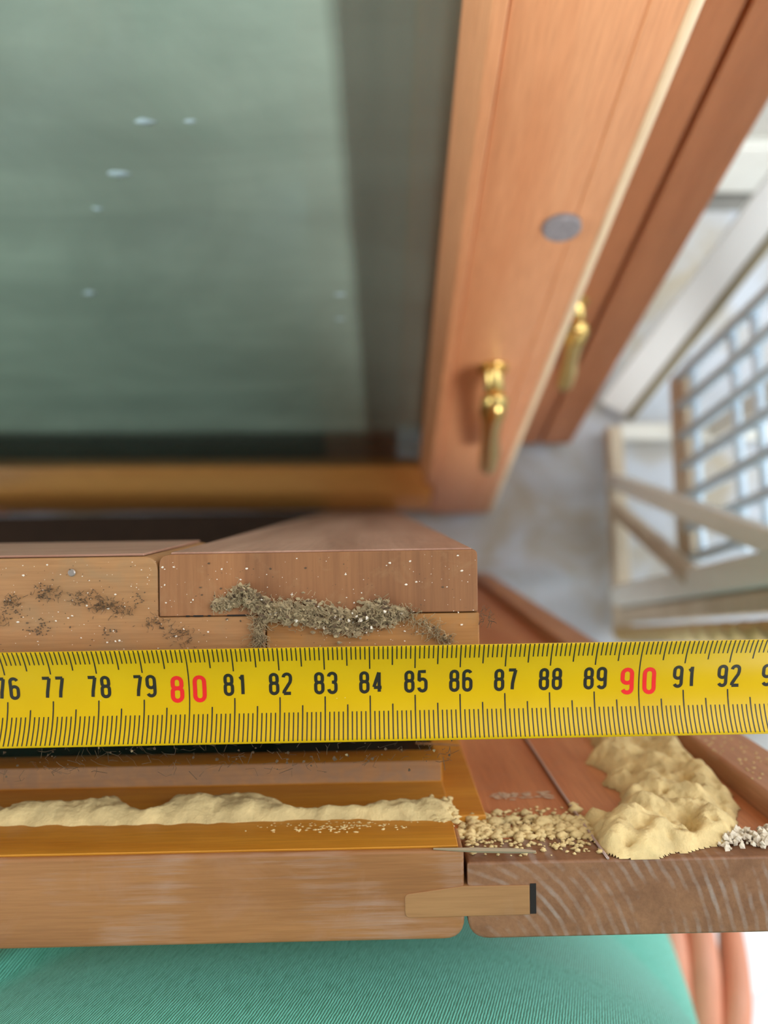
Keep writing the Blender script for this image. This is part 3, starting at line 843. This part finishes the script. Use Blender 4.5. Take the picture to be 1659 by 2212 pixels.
# ------------------------------------------------------------------ pale stand at the right
stand = empty('wire_stand', Matrix.Translation((.228, .12, 0)), 'pale wooden stand with diagonal braces and white wire grid beside the brown leaf', 'stand')
def sp(g, name, m, **k): return g.build(name, m, stand, **k)
def bar(p, q, a, b, up=(1, 0, 0)):
    """square bar from p to q (m, world), a thick along up, b across"""
    p, q = Vector(p), Vector(q); o = Vector((.228, .12, 0)); d = (q - p).normalized(); u = Vector(up); u = (u - d * u.dot(d)).normalized(); v = d.cross(u)
    vs = []
    for c in (p - o, q - o):
        for su, sv in ((-1, -1), (1, -1), (1, 1), (-1, 1)): vs.append(c + u * su * a / 2 + v * sv * b / 2)
    return G(1).add(vs, [(3, 2, 1, 0), (4, 5, 6, 7), (0, 1, 5, 4), (1, 2, 6, 5), (2, 3, 7, 6), (3, 0, 4, 7)])
HT = .62
# posts
sp(bar((.345, .212, .0), (.345, .212, HT), .022, .022), 'post', M['pale_paint'], bevel=.003)
sp(bar((.239, .042, .0), (.239, .042, HT), .022, .022), 'post', M['pale_paint'], bevel=.003)
sp(bar((.241, .023, .0), (.241, .023, HT), .022, .014), 'post', M['pale_wood'], bevel=.003)
sp(bar((.60, .21, .0), (.60, .21, HT), .03, .03), 'post', M['pale_paint'], bevel=.003)
sp(bar((.60, .03, .0), (.60, .03, HT), .03, .03), 'post', M['pale_paint'], bevel=.003)
# foot rails and top rails
sp(bar((.236, .01, .012), (.236, .215, .012), .016, .02, (1, 0, 0)), 'foot_rail', M['pale_wood'], bevel=.003)
sp(bar((.60, .03, .012), (.60, .21, .012), .02, .02, (1, 0, 0)), 'foot_rail', M['pale_wood'], bevel=.003)
for y in (.04, .21): sp(bar((.24, y, .014), (.60, y, .014), .016, .016, (0, 1, 0)), 'foot_rail', M['pale_paint'], bevel=.003)
for (p, q) in (((.24, .03, HT), (.345, .212, HT)), ((.60, .03, HT), (.60, .21, HT)), ((.24, .03, HT), (.60, .03, HT)), ((.345, .212, HT), (.60, .21, HT))):
    sp(bar(p, q, .02, .02, (0, 0, 1)), 'top_rail', M['pale_paint'], bevel=.003)
# diagonal braces on the side towards the windows
sp(bar((.232, .160, .014), (.232, .046, .36), .012, .016), 'brace', M['pale_paint'], bevel=.002)
sp(bar((.233, .132, .014), (.233, .046, .20), .012, .014), 'brace', M['pale_wood'], bevel=.002)
# rim board at the foot of the grid, then the grid itself
sp(bar((.250, .06, .150), (.250, .222, .158), .008, .03), 'grid_rim', M['pale_wood'], bevel=.002)
for k in range(7):
    y = .064 + k * .0255
    p = G(1).tube([(.248 - .228, y - .12, .16), (.248 - .228, y - .12 + .006, .40), (.248 - .228, y - .12 + .012, HT)], .0046, 8); sp(p, 'grid_wire', M['wire'], smooth=True)
for z in (.178, .25, .283, .356, .39, .46, .495, .57):
    p = G(1).tube([(.2505 - .228, .06 - .12, z), (.2505 - .228, .226 - .12, z + .006)], .0036, 8); sp(p, 'grid_wire', M['wire'], smooth=True)
# far side of the grid
for k in range(7):
    y = .064 + k * .0255
    p = G(1).tube([(.345 - .228, y - .12, .16), (.345 - .228, y - .12, HT)], .0046, 8); sp(p, 'grid_wire', M['wire'], smooth=True)
for z in (.178, .25, .32, .39, .46, .53):
    p = G(1).tube([(.3475 - .228, .06 - .12, z), (.3475 - .228, .226 - .12, z)], .0036, 8); sp(p, 'grid_wire', M['wire'], smooth=True)
# knobbly cane wrapped along the front post
for k in range(22):
    z = .012 + k * .027
    g = G(1).tube([(-.0, .0085 - .12, z), (.004, .004 - .12, z + .009), (.004, .004 - .12, z + .018), (.0, .0085 - .12, z + .026)], [.004, .008, .008, .004], 7)
    sp(g, 'cane_wrap', M['cane'], smooth=True)

# white board leaning back to the wall between the stand and the brown leaf
bd = empty('white_board', Matrix.Translation((.240, .240, 0)), 'glossy white board leaning on the wall between the brown leaf and the stand', 'board')
a_ = Vector((0, 0, .004)); d_ = Vector((.40, .447, .043)) - Vector((.238, .238, 0)); d_ = Vector((.082, .120, .19)).normalized() * .5
def board(off, wd, th, name, m, n):
    n = Vector(n); n = (n - d_.normalized() * n.dot(d_.normalized())).normalized(); v = d_.normalized().cross(n)
    vs = []
    for c in (a_ + v * off, a_ + v * off + d_):
        for su, sv in ((-1, -1), (1, -1), (1, 1), (-1, 1)): vs.append(c + n * su * th / 2 + v * sv * wd / 2)
    return G(1).add(vs, [(3, 2, 1, 0), (4, 5, 6, 7), (0, 1, 5, 4), (1, 2, 6, 5), (2, 3, 7, 6), (3, 0, 4, 7)]).build(name, m, bd, bevel=.002)
board(0, .030, .012, 'plank', plain('glossy_white_paint', (246, 250, 250), .2), (-.3, -.5, .6))
board(.0195, .009, .016, 'shaded_side', plain('shaded_plank_edge', (150, 142, 118), .6), (-.3, -.5, .6))  # plank's shadowed side, its shade painted as a grey-brown strip

# ------------------------------------------------------------------ the person
person = empty('person', Matrix.Translation((-.02, -.24, 0)), 'person kneeling in a green T-shirt behind the frame, right hand resting on the thigh', 'person')
PO = Vector((-.02, -.24, 0))
def skin_obj(name, chains, mat, parent, sub=2):
    """chains: list of (points[(x,y,z,r)], edges) – each chain one connected skeleton"""
    vs = []; es = []; rad = []; roots = []
    for pts, eds in chains:
        o = len(vs); roots.append(o)
        for p in pts:
            vs.append(Vector(p[:3]) - PO); rad.append(p[3] if len(p) == 4 else (p[3], p[4]))
        for e in eds: es.append((e[0] + o, e[1] + o))
    me = bpy.data.meshes.new(name); me.from_pydata(vs, es, []); me.materials.append(mat)
    ob = bpy.data.objects.new(name, me); COL.objects.link(ob); ob.parent = parent
    mod = ob.modifiers.new('skin', 'SKIN'); mod.use_smooth_shade = True
    sv = me.skin_vertices[0].data
    for i, r in enumerate(rad):
        sv[i].radius = (r, r) if not isinstance(r, tuple) else r
        sv[i].use_root = i in roots
    sd = ob.modifiers.new('sub', 'SUBSURF'); sd.levels = sub; sd.render_levels = sub
    return ob
B = [(-.02, -.27, .22, .115), (-.02, -.24, .36, .10), (-.02, -.21, .50, .10), (-.02, -.21, .62, .105), (-.02, -.215, .72, .07), (-.02, -.205, .78, .05), (-.02, -.19, .84, .052),
     (-.02, -.18, .90, .078), (-.02, -.185, .97, .08), (-.02, -.19, 1.01, .05),
     (.12, -.215, .70, .055), (.20, -.30, .58, .045), (.255, -.40, .46, .038), (.225, -.33, .37, .03), (.192, -.272, .325, .024), (.180, -.235, .318, .028), (.178, -.212, .318, .026),
     (-.16, -.215, .70, .055), (-.24, -.30, .58, .045), (-.302, -.40, .46, .038), (-.278, -.33, .37, .03), (-.252, -.272, .325, .024), (-.240, -.235, .318, .028), (-.238, -.212, .318, .026),
     (.07, -.25, .19, .085), (.26, -.16, .14, .07), (.44, -.07, .07, .055), (.30, -.28, .06, .048), (.16, -.47, .05, .032), (.12, -.58, .03, .028),
     (-.11, -.25, .19, .085), (-.30, -.16, .14, .07), (-.48, -.07, .07, .055), (-.34, -.28, .06, .048), (-.20, -.47, .05, .032), (-.16, -.58, .03, .028)]
BE = [(0, 1), (1, 2), (2, 3), (3, 4), (4, 5), (5, 6), (6, 7), (7, 8), (8, 9), (4, 10), (10, 11), (11, 12), (12, 13), (13, 14), (14, 15), (15, 16),
      (4, 17), (17, 18), (18, 19), (19, 20), (20, 21), (21, 22), (22, 23), (0, 24), (24, 25), (25, 26), (26, 27), (27, 28), (28, 29), (0, 30), (30, 31), (31, 32), (32, 33), (33, 34), (34, 35)]
chains = [(B, BE)]
def fingers(sx, x0):
    for (dx, dy, L, r, tx) in ((-.021, -.212, .072, .0102, -.002), (-.0062, -.206, .080, .0104, .002), (.0085, -.210, .074, .0102, .005), (.0225, -.220, .058, .0092, .010)):
        x = x0 + sx * dx; t = x0 + sx * (dx + tx * 1.6)
        a = (x0 + sx * dx * .55, dy - .03, .320, r)
        pts = [a, (x, dy, .326, r * 1.08), (x + (t - x) * .45, dy + L * .45, .322, r), (x + (t - x) * .75, dy + L * .75, .310, r * .92), (t, dy + L, .298, r * .75)]
        chains.append((pts, [(0, 1), (1, 2), (2, 3), (3, 4)]))
    th = [(x0 - sx * .012, -.238, .318, .010), (x0 - sx * .040, -.228, .316, .0105), (x0 - sx * .056, -.205, .310, .0095), (x0 - sx * .060, -.182, .304, .0075)]
    chains.append((th, [(0, 1), (1, 2), (2, 3)]))
fingers(1, .163); fingers(-1, -.238)
# nose and ears belong to the same surface
chains.append(([(-.02, -.13, .915, .012), (-.02, -.092, .895, .012), (-.02, -.085, .885, .009)], [(0, 1), (1, 2)]))
for s in (-1, 1):
    chains.append(([(-.02 + s * .074, -.185, .90, .010), (-.02 + s * .09, -.19, .915, .012), (-.02 + s * .088, -.19, .93, .008)], [(0, 1), (1, 2)]))
skin_obj('body', chains, M['skin'], person)
# hair
g = G(1)
vs = []; fs = []; n = 20; m = 8
for j in range(m + 1):
    ph = math.pi * .52 * j / m
    for i in range(n):
        t = 2 * math.pi * i / n
        back = max(0, -math.sin(t))
        rr = .098 + .004 * noise.noise(Vector((math.cos(t) * 3, math.sin(t) * 3, j)))
        vs.append(Vector((-.02, -.19, .945)) + Vector((rr * .92 * math.sin(ph) * math.cos(t), rr * math.sin(ph) * math.sin(t), rr * math.cos(ph) - back * .05 * (j / m))) - PO)
fs = [(j * n + i, j * n + (i + 1) % n, (j + 1) * n + (i + 1) % n, (j + 1) * n + i) for j in range(m) for i in range(n)]
g.add(vs, fs); g.build('hair', M['hair'], person, smooth=True)
# trousers
T_ = [(-.02, -.27, .20, .125), (-.02, -.255, .31, .115), (.07, -.25, .19, .098), (.19, -.193, .18, .09), (.30, -.14, .13, .078), (.445, -.065, .075, .066), (.31, -.28, .066, .056), (.18, -.45, .055, .042),
      (-.11, -.25, .19, .098), (-.23, -.193, .18, .09), (-.34, -.14, .13, .078), (-.485, -.065, .075, .066), (-.35, -.28, .066, .056), (-.22, -.45, .055, .042)]
TE = [(0, 1), (0, 2), (2, 3), (3, 4), (4, 5), (5, 6), (6, 7), (0, 8), (8, 9), (9, 10), (10, 11), (11, 12), (12, 13)]
skin_obj('trousers', [(T_, TE)], M['trousers'], person)
# T-shirt
def shirt():
    g = G(1)
    lev = [(0.24, 0.1974, 0.155, -0.22), (0.3, 0.1927, 0.148, -0.217), (0.34, 0.188, 0.143, -0.212), (0.38, 0.1786, 0.136, -0.207), (0.42, 0.1673, 0.128, -0.203), (0.46, 0.1598, 0.123, -0.203), (0.5, 0.157, 0.121, -0.201), (0.54, 0.156, 0.12, -0.2), (0.62, 0.1646, 0.118, -0.205), (0.68, 0.1666, 0.108, -0.212), (0.72, 0.1372, 0.09, -0.215), (0.755, 0.0735, 0.068, -0.212)]
    nz, nt_ = 110, 220
    vs = []
    for j in range(nz + 1):
        z = lev[0][0] + (lev[-1][0] - lev[0][0]) * j / nz
        for k in range(len(lev) - 1):
            if lev[k][0] <= z <= lev[k + 1][0] + 1e-9: break
        t = (z - lev[k][0]) / (lev[k + 1][0] - lev[k][0]); t = t * t * (3 - 2 * t) if k > 8 else t
        a, b, cy = [lev[k][q] * (1 - t) + lev[k + 1][q] * t for q in (1, 2, 3)]
        for i in range(nt_):
            th = 2 * math.pi * i / nt_
            cc, ss = math.cos(th), math.sin(th)
            e = 2 / 2.5
            x = math.copysign(abs(cc) ** e, cc) * a; y = math.copysign(abs(ss) ** e, ss) * b
            p = Vector((x * 7, y * 7, z * 5))
            loose = max(0, min(1, (.66 - z) / .2))
            f = .007 * loose * noise.noise(p + Vector((3, 1, 0)))
            f += .005 * loose * noise.noise(Vector((x * 9 + z * 9, y * 9, z * 3)))
            # one crease falling across the left of the belly
            f += .006 * math.exp(-(((x + .082) - (z - .575) * -.9) / .006) ** 2) * (ss > 0)
            nrm = Vector((cc / a, ss / b, 0)).normalized()
            vs.append(Vector((-.030 + x, cy + y, z)) + nrm * f - PO)
    fs = [(j * nt_ + i, j * nt_ + (i + 1) % nt_, (j + 1) * nt_ + (i + 1) % nt_, (j + 1) * nt_ + i) for j in range(nz) for i in range(nt_)]
    g.add(vs, fs)
    for s in (1, -1):      # short sleeves
        pts = [Vector((-.02 + s * .10, -.215, .675)), Vector((-.02 + s * .16, -.235, .66)), Vector((-.02 + s * .205, -.285, .605)), Vector((-.02 + s * .235, -.325, .565))]
        g.tube([p - PO for p in pts], [.075, .075, .07, .074], 24, False)
    return g.build('t_shirt', M['shirt'], person, smooth=True)
sh = shirt()
sh.modifiers.new('thick', 'SOLIDIFY').thickness = .001
